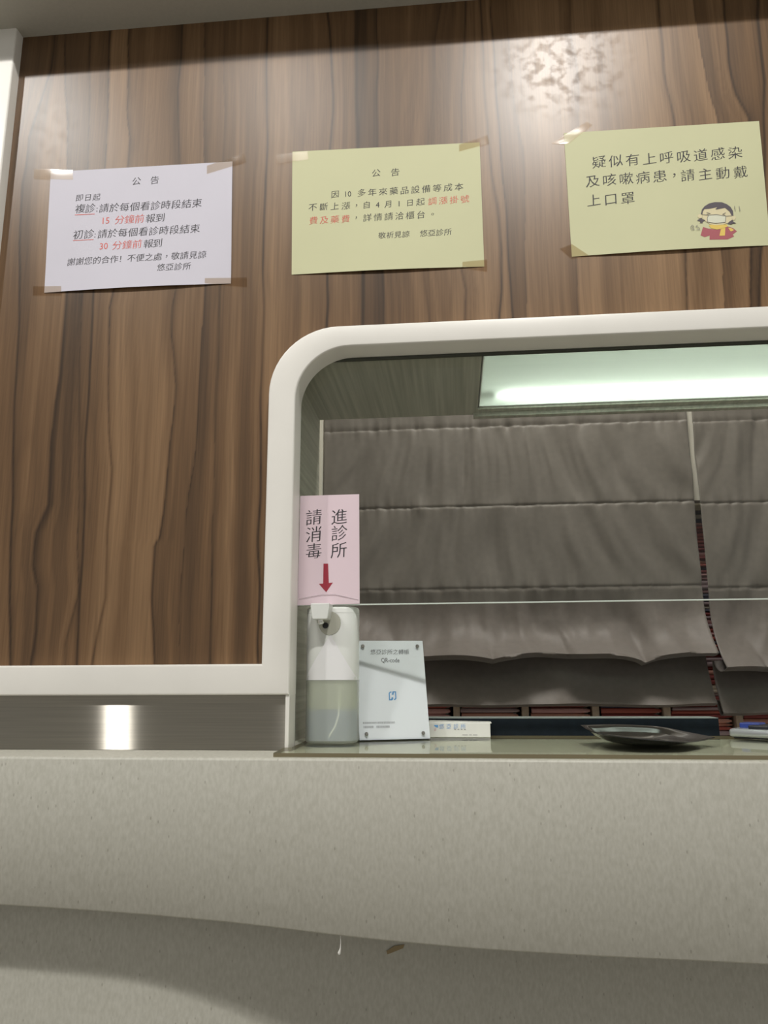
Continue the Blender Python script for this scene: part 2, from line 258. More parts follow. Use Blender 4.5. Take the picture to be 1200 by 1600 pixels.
# ------------------------------------------------------------------ materials
M_white = pbr('white_solid_surface', (.88,.86,.81), .35, noise_amt=.03, noise_scale=9)
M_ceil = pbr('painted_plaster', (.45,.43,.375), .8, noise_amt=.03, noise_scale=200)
def stone_mat():
    m, N, L = mat('speckled_stone')
    b = N.new('ShaderNodeBsdfPrincipled'); b.inputs['Roughness'].default_value = .42
    tc = N.new('ShaderNodeTexCoord'); mp = N.new('ShaderNodeMapping'); mp.inputs['Scale'].default_value = (1, 1, .45)
    L.new(tc.outputs['Object'], mp.inputs[0])
    n = N.new('ShaderNodeTexNoise'); n.inputs['Scale'].default_value = 260; n.inputs['Detail'].default_value = 4
    n2 = N.new('ShaderNodeTexNoise'); n2.inputs['Scale'].default_value = 9; n2.inputs['Detail'].default_value = 3
    v = N.new('ShaderNodeTexVoronoi'); v.inputs['Scale'].default_value = 210
    for q in (n, n2, v): L.new(mp.outputs[0], q.inputs['Vector'])
    r = N.new('ShaderNodeValToRGB'); r.color_ramp.elements[0].position = .28; r.color_ramp.elements[0].color = (.495,.485,.42,1)
    r.color_ramp.elements[1].position = .7; r.color_ramp.elements[1].color = (.59,.58,.515,1)
    L.new(n.outputs['Fac'], r.inputs[0])
    # sparse dark flecks: only some voronoi cells, only near their centres
    sep = N.new('ShaderNodeSeparateColor'); L.new(v.outputs['Color'], sep.inputs[0])
    gt = N.new('ShaderNodeMath'); gt.operation = 'GREATER_THAN'; gt.inputs[1].default_value = .9; L.new(sep.outputs[0], gt.inputs[0])
    near = N.new('ShaderNodeMapRange'); near.inputs['From Min'].default_value = .12; near.inputs['From Max'].default_value = .24
    near.inputs['To Min'].default_value = 1; near.inputs['To Max'].default_value = 0; L.new(v.outputs['Distance'], near.inputs['Value'])
    mu = N.new('ShaderNodeMath'); mu.operation = 'MULTIPLY'; L.new(gt.outputs[0], mu.inputs[0]); L.new(near.outputs[0], mu.inputs[1])
    mu2 = N.new('ShaderNodeMath'); mu2.operation = 'MULTIPLY'; mu2.inputs[1].default_value = .38; L.new(mu.outputs[0], mu2.inputs[0])
    mx = N.new('ShaderNodeMix'); mx.data_type = 'RGBA'; L.new(mu2.outputs[0], mx.inputs[0]); L.new(r.outputs[0], mx.inputs[6]); mx.inputs[7].default_value = (.16,.14,.10,1)
    L.new(mx.outputs[2], b.inputs['Base Color']); out(m, b.outputs[0]); return m
M_stone = stone_mat()
def steel_mat():
    m, N, L = mat('brushed_steel')
    a = N.new('ShaderNodeBsdfAnisotropic'); a.inputs['Color'].default_value = (.42,.40,.365,1)
    a.inputs['Roughness'].default_value = .36; a.inputs['Anisotropy'].default_value = .95
    cx = N.new('ShaderNodeCombineXYZ'); cx.inputs[0].default_value = 1
    L.new(cx.outputs[0], a.inputs['Tangent'])
    tc = N.new('ShaderNodeTexCoord'); mp = N.new('ShaderNodeMapping'); mp.inputs['Scale'].default_value = (5, 1, 700); L.new(tc.outputs['Object'], mp.inputs[0])
    n = N.new('ShaderNodeTexNoise'); n.inputs['Scale'].default_value = 1; n.inputs['Detail'].default_value = 3; L.new(mp.outputs[0], n.inputs['Vector'])
    r = N.new('ShaderNodeMapRange'); r.inputs['From Min'].default_value = .3; r.inputs['From Max'].default_value = .7; r.inputs['To Min'].default_value = .9; r.inputs['To Max'].default_value = 1.08
    L.new(n.outputs['Fac'], r.inputs['Value'])
    sc = N.new('ShaderNodeVectorMath'); sc.operation = 'SCALE'; sc.inputs[0].default_value = (.62,.585,.52); L.new(r.outputs[0], sc.inputs['Scale']); L.new(sc.outputs[0], a.inputs['Color'])
    out(m, a.outputs[0]); return m
M_steel = steel_mat()
def wood_mat():
    m, N, L = mat('walnut_veneer')
    b = N.new('ShaderNodeBsdfPrincipled')
    at = N.new('ShaderNodeAttribute'); at.attribute_name = 'grain'
    tc = N.new('ShaderNodeTexCoord'); mp = N.new('ShaderNodeMapping'); mp.inputs['Scale'].default_value = (420, 1, 9); L.new(tc.outputs['Object'], mp.inputs[0])
    n = N.new('ShaderNodeTexNoise'); n.inputs['Scale'].default_value = 1; n.inputs['Detail'].default_value = 4; L.new(mp.outputs[0], n.inputs['Vector'])
    r = N.new('ShaderNodeMapRange'); r.inputs['From Min'].default_value = .3; r.inputs['From Max'].default_value = .7; r.inputs['To Min'].default_value = .86; r.inputs['To Max'].default_value = 1.12
    L.new(n.outputs['Fac'], r.inputs['Value'])
    sc = N.new('ShaderNodeVectorMath'); sc.operation = 'SCALE'; L.new(at.outputs['Color'], sc.inputs[0]); L.new(r.outputs[0], sc.inputs['Scale'])
    L.new(sc.outputs[0], b.inputs['Base Color'])
    # dried water marks: blotches of duller lacquer in two patches high on the panel
    def patch(cx, cz, rad):
        s = N.new('ShaderNodeVectorMath'); s.operation = 'SUBTRACT'; s.inputs[1].default_value = (cx, 0, cz); L.new(tc.outputs['Object'], s.inputs[0])
        s2 = N.new('ShaderNodeVectorMath'); s2.operation = 'MULTIPLY'; s2.inputs[1].default_value = (1/rad[0], 0, 1/rad[1]); L.new(s.outputs[0], s2.inputs[0])
        l = N.new('ShaderNodeVectorMath'); l.operation = 'LENGTH'; L.new(s2.outputs[0], l.inputs[0])
        q = N.new('ShaderNodeMapRange'); q.inputs['From Min'].default_value = .4; q.inputs['From Max'].default_value = 1; q.inputs['To Min'].default_value = 1; q.inputs['To Max'].default_value = 0
        L.new(l.outputs['Value'], q.inputs['Value']); return q.outputs[0]
    p1, p2 = patch(.21, 1.04, (.15,.12)), patch(-.64, .98, (.055,.11))
    ad = N.new('ShaderNodeMath'); ad.operation = 'MULTIPLY_ADD'; ad.inputs[1].default_value = .25; L.new(p2, ad.inputs[0]); L.new(p1, ad.inputs[2])
    sp = N.new('ShaderNodeTexNoise'); sp.inputs['Scale'].default_value = 62; sp.inputs['Detail'].default_value = 3; L.new(tc.outputs['Object'], sp.inputs['Vector'])
    spr = N.new('ShaderNodeMapRange'); spr.inputs['From Min'].default_value = .46; spr.inputs['From Max'].default_value = .80; L.new(sp.outputs['Fac'], spr.inputs['Value'])
    mu = N.new('ShaderNodeMath'); mu.operation = 'MULTIPLY'; L.new(ad.outputs[0], mu.inputs[0]); L.new(spr.outputs[0], mu.inputs[1])
    rg = N.new('ShaderNodeMapRange'); rg.inputs['To Min'].default_value = WOOD_ROUGH; rg.inputs['To Max'].default_value = .46; L.new(mu.outputs[0], rg.inputs['Value'])
    L.new(rg.outputs[0], b.inputs['Roughness'])
    b.inputs['Specular IOR Level'].default_value = .5
    out(m, b.outputs[0]); return m
WOOD_ROUGH = .33
M_wood = wood_mat()
def laminate_mat():
    m, N, L = mat('grey_streaked_laminate')
    b = N.new('ShaderNodeBsdfPrincipled'); b.inputs['Roughness'].default_value = .5
    tc = N.new('ShaderNodeTexCoord'); mp = N.new('ShaderNodeMapping'); mp.inputs['Scale'].default_value = (150, 3, 150); L.new(tc.outputs['Object'], mp.inputs[0])
    n = N.new('ShaderNodeTexNoise'); n.inputs['Scale'].default_value = 1; n.inputs['Detail'].default_value = 5; L.new(mp.outputs[0], n.inputs['Vector'])
    r = N.new('ShaderNodeValToRGB'); r.color_ramp.elements[0].position = .25; r.color_ramp.elements[0].color = (.37,.365,.31,1)
    r.color_ramp.elements[1].position = .75; r.color_ramp.elements[1].color = (.60,.595,.52,1)
    L.new(n.outputs['Fac'], r.inputs[0]); L.new(r.outputs[0], b.inputs['Base Color']); out(m, b.outputs[0]); return m
M_lam = laminate_mat()
M_fabric = pbr('taupe_satin', (.195,.176,.160), .5, spec=.35, noise_amt=.06, noise_scale=60, bump=.15, bump_scale=900, sheen=.25)
M_pane = clear('window_glass', (.95,.964,.945), 1.45)
M_paneedge = pbr('glass_edge', (.72,.80,.74), .3)
M_cglass = clear('counter_glass', (.965,.975,.93), 1.5, .03, refl=.7)
M_gedge = pbr('counter_glass_edge', (.20,.17,.10), .3)
M_paperW = pbr('white_paper', (.65,.63,.715), .6, noise_amt=.01, noise_scale=15)
M_paperY = pbr('yellow_paper', (.62,.62,.385), .6, noise_amt=.01, noise_scale=15)
M_paperP = pbr('pink_paper', (.86,.70,.77), .3, noise_amt=.01, noise_scale=15)
M_ink = pbr('black_ink', (.035,.033,.04), .6)
M_red = pbr('red_ink', (.72,.14,.11), .6)
M_tape = clear('clear_tape', (.85,.79,.71), 1.45, .14, refl=.8)
M_plastic = pbr('white_plastic', (.80,.82,.79), .35)
M_white_paint = pbr('white_paint', (.78,.75,.68), .5)
M_floor = pbr('floor_tile', (.38,.35,.30), .4, noise_amt=.08, noise_scale=6)

# ------------------------------------------------------------------ the wood wall
def vnoise(x, y, seed=0):
    xi = np.floor(x).astype(np.int64); yi = np.floor(y).astype(np.int64); xf = x-xi; yf = y-yi
    def h(a, b):
        k = (a*374761393 + b*668265263 + seed*1442695041) & 0x7fffffff
        k = ((k ^ (k >> 13))*1274126177) & 0x7fffffff
        return ((k ^ (k >> 16)) & 0xffff)/65535.0
    u = xf*xf*(3-2*xf); v = yf*yf*(3-2*yf)
    return (h(xi,yi)*(1-u)+h(xi+1,yi)*u)*(1-v) + (h(xi,yi+1)*(1-u)+h(xi+1,yi+1)*u)*v
WX0, WX1, WZ0, WZ1 = -.742, 1.40, .095, 1.1715
dx, dz = .0017, .006
nx, nz = int((WX1-WX0)/dx)+1, int((WZ1-WZ0)/dz)+1
gx = np.linspace(WX0, WX1, nx); gz = np.linspace(WZ0, WZ1, nz)
GX, GZ = np.meshgrid(gx, gz)
rs = np.random.RandomState(11)
curves = [np.interp(gz, [p[0] for p in c], [p[1] for p in c]) for c in [sorted([(z, x) for x, z in v]) for v in VEINS]]
curves.append(np.full(nz, WX0-.01)); xq = .52
while xq < WX1: curves.append(np.full(nz, xq)); xq += .04+.03*rs.rand()
curves.append(np.full(nz, WX1+.05))
B = np.sort(np.stack(curves, 1), axis=1)                     # nz x nb
B += (vnoise(np.arange(B.shape[1])[None, :]*7.1+0*B, gz[:, None]*14, 3)-.5)*.004
B = np.sort(B, axis=1)
nb = B.shape[1]
K = np.zeros_like(GX, dtype=int)
for k in range(1, nb-1): K += GX > B[:, k:k+1]
XL = np.take_along_axis(B, K, 1); XR = np.take_along_axis(B, K+1, 1); Wd = np.maximum(XR-XL, .004); S = np.clip((GX-XL)/Wd, 0, 1)
base = rs.uniform(.44, .80, nb); edgeL = rs.uniform(0, .36, nb); edgeR = rs.uniform(0, .36, nb); vein = rs.uniform(.10, .95, nb)
wmean = (B[:, 1:]-B[:, :-1]).mean(0); wmean = np.append(wmean, .05)
flow = K*13.7 + S*wmean[K]/.05*1.5
fig = vnoise(flow, GZ*1.3+K*3.1, 1)*.5 + vnoise(flow*2.7, GZ*2.0+K*5.3, 2)*.3 + vnoise(flow*7, GZ*2.6, 4)*.2
ring = vnoise(flow*1.6, GZ*1.0+K*2.3, 8)
ring = np.exp(-((((ring*9) % 1)-.5)/.13)**2)
tone = base[K] + (fig-.5)*.85 - .06*ring
tone -= edgeL[K]*np.exp(-(GX-XL)/.016) + edgeR[K]*np.exp(-(XR-GX)/.016)
vs_ = vein[K]*(.35+.9*vnoise(K*3.3, GZ*5, 6)); vs2 = vein[np.minimum(K+1, nb-1)]*(.35+.9*vnoise((K+1)*3.3, GZ*5, 6))
tone -= .75*vs_*np.exp(-((GX-XL)/.0018)**2) + .75*vs2*np.exp(-((XR-GX)/.0018)**2)
tone += (vnoise(GX*420, GZ*5, 9)-.5)*.10
tone = np.clip(tone, 0, 1)
DARK, MID, LITE = np.array((.045,.024,.011)), np.array((.160,.089,.041)), np.array((.325,.198,.102))
t = tone[..., None]
RGB = np.where(t < .5, DARK+(MID-DARK)*t*2, MID+(LITE-MID)*(t-.5)*2)
def in_opening(x, z): return x > -.242 and z < .587 and not (x < -.15 and z > .50 and (x+.15)**2+(z-.50)**2 > .09**2)
idx = np.arange(nx*nz).reshape(nz, nx)
cxm, czm = (gx[:-1]+gx[1:])/2, (gz[:-1]+gz[1:])/2
CX, CZ = np.meshgrid(cxm, czm)
keep = ~((CX > -.242) & (CZ < .587) & ~((CX < -.15) & (CZ > .50) & ((CX+.15)**2+(CZ-.50)**2 > .09**2)))
q = np.stack([idx[:-1,:-1], idx[:-1,1:], idx[1:,1:], idx[1:,:-1]], -1)[keep]
used = np.unique(q); remap = -np.ones(nx*nz, int); remap[used] = np.arange(len(used))
me = bpy.data.meshes.new('wall_back')
co = np.stack([GX.ravel()[used], np.zeros(len(used)), GZ.ravel()[used]], 1)
me.from_pydata(co.tolist(), [], remap[q].tolist())
ca = me.color_attributes.new('grain', 'FLOAT_COLOR', 'POINT')
ca.data.foreach_set('color', np.concatenate([RGB.reshape(-1, 3)[used], np.ones((len(used), 1))], 1).ravel())
me.materials.append(M_wood)
wall = struct(bpy.data.objects.new('wall_back', me)); COL.objects.link(wall)
b = MB(); b.box(-1.8, -.27, .0015, .12, .001, 1.5); b.box(-.27, 1.8, .0015, .03, .604, 1.5); b.box(-.27, 1.8, .03, .12, .66, 1.5)
struct(b.build('wall_inner', M_white_paint))

# ------------------------------------------------------------------ white frame round the panel and the window, bulkhead, ceiling, floor
def arc(cx, cz, r, a0, a1, n): return [(cx+r*math.cos(a0+(a1-a0)*i/n), cz+r*math.sin(a0+(a1-a0)*i/n)) for i in range(n+1)]
outer = arc(-.160, .5005, .102, math.pi/2, math.pi, 14); inner = arc(-.143, .491, .079, math.pi, math.pi/2, 14)
poly = [(-.85, 1.175), (-.85, .0727), (-.2228, .0727)] + inner + [(1.45, .570), (1.45, .6025)] + outer + [(-.262, .1137), (-.7125, .1137), (-.7125, 1.175)]
b = MB(); b.addbm(prism(poly, -.02, .024, .0035, 3)); b.bbox(-.2285, -.2228, -.0165, .024, .0002, .0735, .0012)
struct(b.build('trim_1', M_white, smooth=True, angle=20))
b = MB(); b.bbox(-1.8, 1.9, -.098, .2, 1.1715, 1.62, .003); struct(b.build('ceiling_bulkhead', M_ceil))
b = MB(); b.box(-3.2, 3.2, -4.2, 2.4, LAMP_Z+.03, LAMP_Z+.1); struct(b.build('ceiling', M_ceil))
b = MB(); b.box(-3.2, 3.2, -4.2, 2.4, -1.16, -1.10); struct(b.build('floor', M_floor))

# room lamps on the ceiling behind the viewer (out of the picture; they light it)
lr = pbr('lamp_ring', (.8,.8,.8), .3); le = emit('lamp_glow', LAMP_RGB, 6)
for i, (lx, k, dia) in enumerate(LAMPS):
    t = thing('ceiling_light', ['round ceiling light in the waiting room, over the frame post', 'round ceiling light in the waiting room, nearest the window', 'round ceiling light in the waiting room, outermost of the row'][i], 'light', (lx, LAMP_Y, LAMP_Z), 0, 'waiting room ceiling lights')
    b = MB(); n = 28; rings = []
    for r, z in ((.085,.03), (.095,.012), (.092,.004), (.078,.004), (.076,.03)): rings.append([(dia/.13*r*math.cos(2*math.pi*j/n), dia/.13*r*math.sin(2*math.pi*j/n), z) for j in range(n)])
    b.loft(rings, caps=False); b.build('ring', lr, t, smooth=True)
    b = MB(); b.disc((0,0,.022), (0,0,1), .076*dia/.13, .004, 28); b.build('diffuser', le, t)
    ld = bpy.data.lights.new('lamp', 'AREA'); ld.shape = 'DISK'; ld.size = dia; ld.energy = LAMP_W*k; ld.color = LAMP_RGB
    lo = bpy.data.objects.new('lamp', ld); COL.objects.link(lo); lo.parent = t; lo.location = (0, 0, .0)
    lo.rotation_euler = Vector((0, 1.5, -1.9)).to_track_quat('-Z', 'Y').to_euler()

# ------------------------------------------------------------------ counter
FB = [(-1.4,-.171),(-.557,-.1749),(-.462,-.178),(-.37,-.1817),(-.279,-.1868),(-.217,-.1916),(-.141,-.1981),(-.089,-.2017),(-.016,-.206),(.056,-.2089),(.162,-.2115),(.267,-.2128),(.335,-.2143),(1.4,-.218)]
def yf(x): return -.0975-.0145*x
counter = thing('reception_counter', 'pale speckled stone reception counter with a wavy lower edge', 'counter', (0, 0, -1.10))
b = MB(); rings = []
for i in range(91):
    x = -1.4+2.8*i/90; f = yf(x); zb = lerp_tab(FB, x); r = .004
    rings.append([(x,.178,1.10),(x,f+r,1.10),(x,f+r*.3,1.10-r*.3),(x,f,1.10-r),(x,f,1.10+zb+.002),(x,f+.002,1.10+zb),(x,f+.03,1.10+zb),(x,f+.03,1.07),(x,.178,1.07)])
b.loft(rings); b.build('countertop', M_stone, counter, smooth=True, angle=50)
b = MB(); rings = []
for i in range(91):
    x = -1.4+2.8*i/90; y = -.030 + .12*float(smoothstep(-.45, .25, np.array(x)))
    rings.append([(x,y,1.068),(x,y,0),(x,.20,0),(x,.20,1.068)])
b.loft(rings); b.build('base_panel', M_stone, counter, smooth=True, angle=50)
b = MB(); b.box(-.9, -.2287, -.0085, .0, .0005, .0720); struct(b.build('trim_2', M_steel))

# glass sheet on the counter
gs = thing('counter_glass', 'greenish clear glass sheet lying on the counter under the window', 'glass sheet', (.4, .04, 0))
b = MB(); z0, z1 = .0006, .0052
pl = [(-.2228,-.0925),(1.35,yf(1.35)+.004),(1.35,.172),(-.2195,.172),(-.2195,.03)]
pl = [(-.226,-.0900),(1.35,yf(1.35)+.0035),(1.35,.172),(-.218,.172),(-.218,-.021),(-.2275,-.021)]
rings = [[(x-.4,y-.04,z) for x,y in pl] for z in (z0, z1)]
b.loft(rings); o = b.build('sheet', [M_cglass, M_gedge], gs)
for p in o.data.polygons: p.material_index = 0 if abs(p.normal.z) > .5 else 1
gs2 = o

# ------------------------------------------------------------------ window lining, pane, light box
win = bpy.data.objects.new('window_1', None); COL.objects.link(win); struct(win)
b = MB(); b.box(-.275, -.2446, .03, .311, -.02, .60); b.box(-.2446, .052, .03, .311, .5705, .60); b.box(.052, 1.4, .030, .0405, .5705, .60); b.box(.052, 1.4, .282, .311, .5705, .60)
b.box(.045, 1.4, .298, .313, .5625, .5705)
b.build('window_lining', M_lam, win)
b = MB(); b.box(-.2435, 1.4, .0305, .0360, .1975, .5695); b.build('pane', M_pane, win)
b = MB(); b.box(-.2435, 1.4, .0303, .0362, .1958, .1974); b.build('pane_edge', M_paneedge, win)
b = MB(); b.box(-.2445, -.2240, .0250, .0300, .0, .5695); b.box(-.2240, 1.4, .0245, .0300, .5660, .5695); b.build('glazing_seal', pbr('dark_seal', (.06,.065,.05), .5), win)
lb = thing('light_box', 'long glowing light box recessed in the lining above the window', 'light', (.7, .16, .57))
mh = pbr('light_box_white', (.85,.86,.84), .6)
b = MB()
for y0, y1, z0, z1 in ((.0415,.0435,.575,.66),(.279,.281,.575,.66),(.0415,.281,.66,.663)): b.box(.054-.7, 1.35-.7, y0-.16, y1-.16, z0-.57, z1-.57)
for x in (.054, 1.348): b.box(x-.7, x+.002-.7, .0415-.16, .281-.16, .005, .09)
b.build('housing', mh, lb)
m, N, L = mat('frosted_acrylic')
tl = N.new('ShaderNodeBsdfTranslucent'); tl.inputs[0].default_value = (.90,.91,.86,1); df = N.new('ShaderNodeBsdfDiffuse'); df.inputs[0].default_value = (.7,.75,.7,1)
mx = N.new('ShaderNodeMixShader'); mx.inputs[0].default_value = .25; L.new(tl.outputs[0], mx.inputs[1]); L.new(df.outputs[0], mx.inputs[2]); out(m, mx.outputs[0])
b = MB(); b.add([(.0545-.7,.042-.16,.006),(1.3475-.7,.042-.16,.006),(1.3475-.7,.2785-.16,.006),(.0545-.7,.2785-.16,.006)], [(0,1,2,3)]); b.build('diffuser', m, lb)
b = MB(); b.tube([(.088-.7,.226-.16,.025),(1.3-.7,.226-.16,.025)], .008, 12); b.build('tube', emit('tube_glow', (.88,1.0,.92), TUBE_L), lb)
b = MB(); b.bbox(.068-.7,.085-.7,.212-.16,.240-.16,.012,.09,.002); b.build('socket', M_plastic, lb)

# ------------------------------------------------------------------ notices on the wall
def bilin(q):
    (ax,az),(bx,bz),(cx,cz),(dx_,dz_) = q
    return lambda u, v: ((ax*(1-u)+bx*u)*(1-v)+(dx_*(1-u)+cx*u)*v, (az*(1-u)+bz*u)*(1-v)+(dz_*(1-u)+cz*u)*v)
def notice(name, label, D, tapes, paper, y0, lift, group=None):
    cx, cz = D['c']; t = thing(name, label, 'notice', (cx, y0, cz), 0, group)
    f = bilin(D['q']); hw = (D['q'][1][0]-D['q'][0][0])/2; hh = (D['q'][0][1]-D['q'][3][1])/2
    def surf(x, z):
        u, v = (x/hw+1)/2, (1-z/hh)/2
        e = -lift*max(0, v)**3*math.sin(math.pi*min(max(u, 0), 1))**.8 - .0004*math.sin(u*7+1)*math.sin(v*5)
        return e-.0007
    b = MB(); n, mrows = 24, 16; vs = []; fs = []
    for j in range(mrows+1):
        for i in range(n+1):
            x, z = f(i/n, j/mrows); vs.append((x, surf(x, z), z))
    for j in range(mrows):
        for i in range(n): a = j*(n+1)+i; fs.append((a, a+n+1, a+n+2, a+1))
    b.add(vs, fs); o = b.build('sheet', paper, t)
    md = o.modifiers.new('thickness', 'SOLIDIFY'); md.thickness = .0003; md.offset = 0
    fn = lambda x, z: (x, surf(x, z)-.0004, z)
    for tp in tapes:
        b = MB(); n = 8; vs = []; fs = []
        g = bilin(tp)
        for j in range(4):
            for i in range(n+1):
                x, z = g(i/n, j/3); inside = abs(x) < hw*1.02 and abs(z) < hh*1.02
                vs.append((x, surf(x, z)-.0006 if inside else -.0010, z))
        for j in range(3):
            for i in range(n): a = j*(n+1)+i; fs.append((a, a+n+1, a+n+2, a+1))
        b.add(vs, fs); o = b.build('tape', M_tape, t, smooth=True, recalc=False); o['label'] = 'clear tape strip'
    return t, fn
n1, fn1 = notice('paper_notice', 'white paper notice in black and red writing taped to the wood wall', SHEET1, TAPES1, M_paperW, 0, .004)
o = lettering('lettering', SHEET1['t'], M_ink, n1, fn1, 0); o['label'] = 'black writing'
o = lettering('lettering', SHEET1['t'], M_red, n1, fn1, 1); o['label'] = 'red writing'
for (xa, za), (xb, zb) in (((-.1072,.0272),(-.0741,.0268)), ((-.1066,-.0182),(-.0726,-.0187))):
    b = MB(); b.add([(*fn1(xa,za)[:2],za),(*fn1(xb,zb)[:2],zb),(*fn1(xb,zb)[:2],zb-.001),(*fn1(xa,za)[:2],za-.001)], [(0,1,2,3)])
    b.build('underline', M_red, n1)
n2, fn2 = notice('paper_notice', 'yellow paper notice of four written lines, between the white notice and the cartoon one', SHEET2, TAPES2, M_paperY, 0, .003)
o = lettering('lettering', SHEET2['t'], M_ink, n2, fn2, 0); o['label'] = 'black writing'
o = lettering('lettering', SHEET2['t'], M_red, n2, fn2, 1); o['label'] = 'red writing'
n3, fn3 = notice('paper_notice', 'yellow paper notice with large writing and a masked child drawing', SHEET3, TAPES3, M_paperY, 0, .003)
o = lettering('lettering', SHEET3['t'], M_ink, n3, fn3, 0)
def flat(name, polys, m, parent, fn, off=0):
    bm = bmesh.new()
    for p in polys:
        c = [Vector(fn(x, z))+Vector((0, -off, 0)) for x, z in p]
        bm.faces.new([bm.verts.new(q) for q in c])
    bm.normal_update(); bmesh.ops.triangulate(bm, faces=bm.faces[:])
    b = MB(); b.addbm(bm); return b.build(name, m, parent)
def P(n, c): return pbr(n, c, .6)
dr = bpy.data.objects.new('drawing', None); COL.objects.link(dr); dr.parent = n3; dr['label'] = 'printed cartoon of a coughing child in a mask'
flat('drawn_jumper', [CARTOON['jumper']], P('print_red', (.42,.11,.13)), dr, fn3, .0000)
flat('drawn_sleeve', [CARTOON['sleeve'], CARTOON['scarf'], CARTOON['scarf_end']], P('print_yellow', (.80,.58,.13)), dr, fn3, .0002)
flat('drawn_face', [CARTOON['face'], CARTOON['ear_l'], CARTOON['ear_r']], P('print_skin', (.74,.66,.42)), dr, fn3, .0003)
flat('drawn_hair', [CARTOON['hair'], CARTOON['tuft_l'], CARTOON['tuft_r']], P('print_dark', (.10,.085,.10)), dr, fn3, .0005)
flat('drawn_mask', [CARTOON['mask']], P('print_white', (.72,.73,.58)), dr, fn3, .0006)
b = MB()
for i, l in enumerate(CLINES):
    for (xa, za), (xb, zb) in zip(l[:-1], l[1:]):
        d = Vector((xb-xa, zb-za)); nrm = Vector((-d.y, d.x)).normalized()*.00035
        pa, pb = fn3(xa, za), fn3(xb, zb); yy = -.0009
        b.add([(xa+nrm.x,pa[1]+yy,za+nrm.y),(xb+nrm.x,pb[1]+yy,zb+nrm.y),(xb-nrm.x,pb[1]+yy,zb-nrm.y),(xa-nrm.x,pa[1]+yy,za-nrm.y)], [(0,1,2,3)])
b.build('drawn_lines', P('print_grey', (.22,.21,.20)), dr)

# pink sign on the pane
cx, cz = PINK['c']; ps = thing('sanitizer_sign', 'pink laminated sign with a red arrow stuck on the window glass', 'sign', (cx, .0302, cz))
fp = lambda x, z: (x, -.0010, z)
b = MB(); b.addbm(prism([(x, z) for x, z in [(PINK['q'][i][0]+(.001,-.001,-.001,.001)[i]*0, PINK['q'][i][1]) for i in (0,3,2,1)]], -.0007, 0)); b.build('sheet', M_paperP, ps)
lettering('lettering', PINK['t'], M_ink, ps, fp)
flat('arrow', [ARROW], P('arrow_red', (.38,.03,.055)), ps, fp)['label'] = 'dark red arrow pointing down'
b = MB(); zl = PINK['q'][3][1]+.013; b.tube([(-.043,-.001,zl-.004),(-.01,-.0016,zl+.002),(.01,-.0016,zl+.002),(.043,-.001,zl-.006)], .0007, 6); b.build('film_crease', clear('film', (.95,.93,.94), 1.45, .05, (.9,.85,.88), .5), ps)

# ------------------------------------------------------------------ soap dispenser
sd = thing('sanitizer_dispenser', 'white automatic hand sanitizer dispenser half full, below the pink sign', 'dispenser', (-.1755, .056, .0055))
def rrect(hx, hy, r, n=6):
    p = []
    for cx_, cy_, a in ((hx-r,hy-r,0),(-hx+r,hy-r,.5),(-hx+r,-hy+r,1),(hx-r,-hy+r,1.5)):
        p += [(cx_+r*math.cos(math.pi*(a+.5*i/n)), cy_+r*math.sin(math.pi*(a+.5*i/n))) for i in range(n+1)]
    return p
HX, HY, RR = .0372, .0265, .020
def ring(z, d=0): return [(x, y, z) for x, y in rrect(HX-d, HY-d, RR-d*.8)]
b = MB(); b.loft([ring(.0855), ring(.1855), ring(.1878,.0012), ring(.1890,.004)]); b.build('housing', M_plastic, sd, smooth=True)
b = MB(); b.loft([ring(.1795,-.0004), ring(.1798,-.0004)], caps=False); b.build('lid_seam', pbr('seam_grey', (.5,.52,.5), .5), sd)
m_res = clear('frosted_reservoir', (.90,.92,.88), 1.45, .15, (.92,.94,.88), .42, refl=.6)
b = MB(); b.loft([ring(.0,.003), ring(.0015,.0008), ring(.004), ring(.0853)]); b.build('reservoir', m_res, sd, smooth=True)
m_liq = clear('sanitizer_liquid', (.80,.85,.88), 1.33, .05, (.55,.62,.74), .9, refl=.4)
b = MB(); b.loft([ring(.003,.0028), ring(.0452,.0028)]); b.build('liquid', m_liq, sd, smooth=True)
b = MB(); b.loft([ring(.0456,.0028), ring(.0850,.0028)]); b.build('added_core', clear('milky_core', (.9,.92,.88), 1.3, .2, (.80,.83,.72), .85, refl=.3), sd, smooth=True)  # pale core added so the empty part of the reservoir looks lighter
b = MB(); b.tube([(.013,-.02,.083),(.0125,-.021,.06),(.012,-.0215,.038),(.007,-.0215,.022),(0,-.0215,.012),(-.002,-.021,.006)], .0026, 10); b.build('dip_tube', pbr('dip_tube', (.85,.88,.86), .4), sd, smooth=True)
b = MB(); vs = []; fs = []; n = 14
for j in range(21):
    z = .0858+(.1478-.0858)*j/20; hw = max(.0004, (HX-.001)*(1-j/20))
    hw = .001+(.0365-.001)*min(1, (1-j/20)*1.05)
    for i in range(n+1):
        x = -hw+2*hw*i/n; e = abs(x)-(HX-RR)
        y = -HY if e <= 0 else -HY+RR-math.sqrt(max(RR*RR-e*e, 0))
        vs.append((x, y-.0006, z))
for j in range(20):
    for i in range(n): a = j*(n+1)+i; fs.append((a,a+1,a+n+2,a+n+1))
b.add(vs, fs); b.build('funnel_panel', pbr('funnel_white', (.9,.9,.92), .5), sd, smooth=True)['label'] = 'brighter white triangular panel'
b = MB(); rings = [[(x*.016-.001, -HY-.0002, z*.017+.165) for x, z in [(math.cos(a*math.pi/12), math.sin(a*math.pi/12)) for a in range(24)]], [(x*.0155-.001, -HY-.0008, z*.0165+.165) for x, z in [(math.cos(a*math.pi/12), math.sin(a*math.pi/12)) for a in range(24)]]]
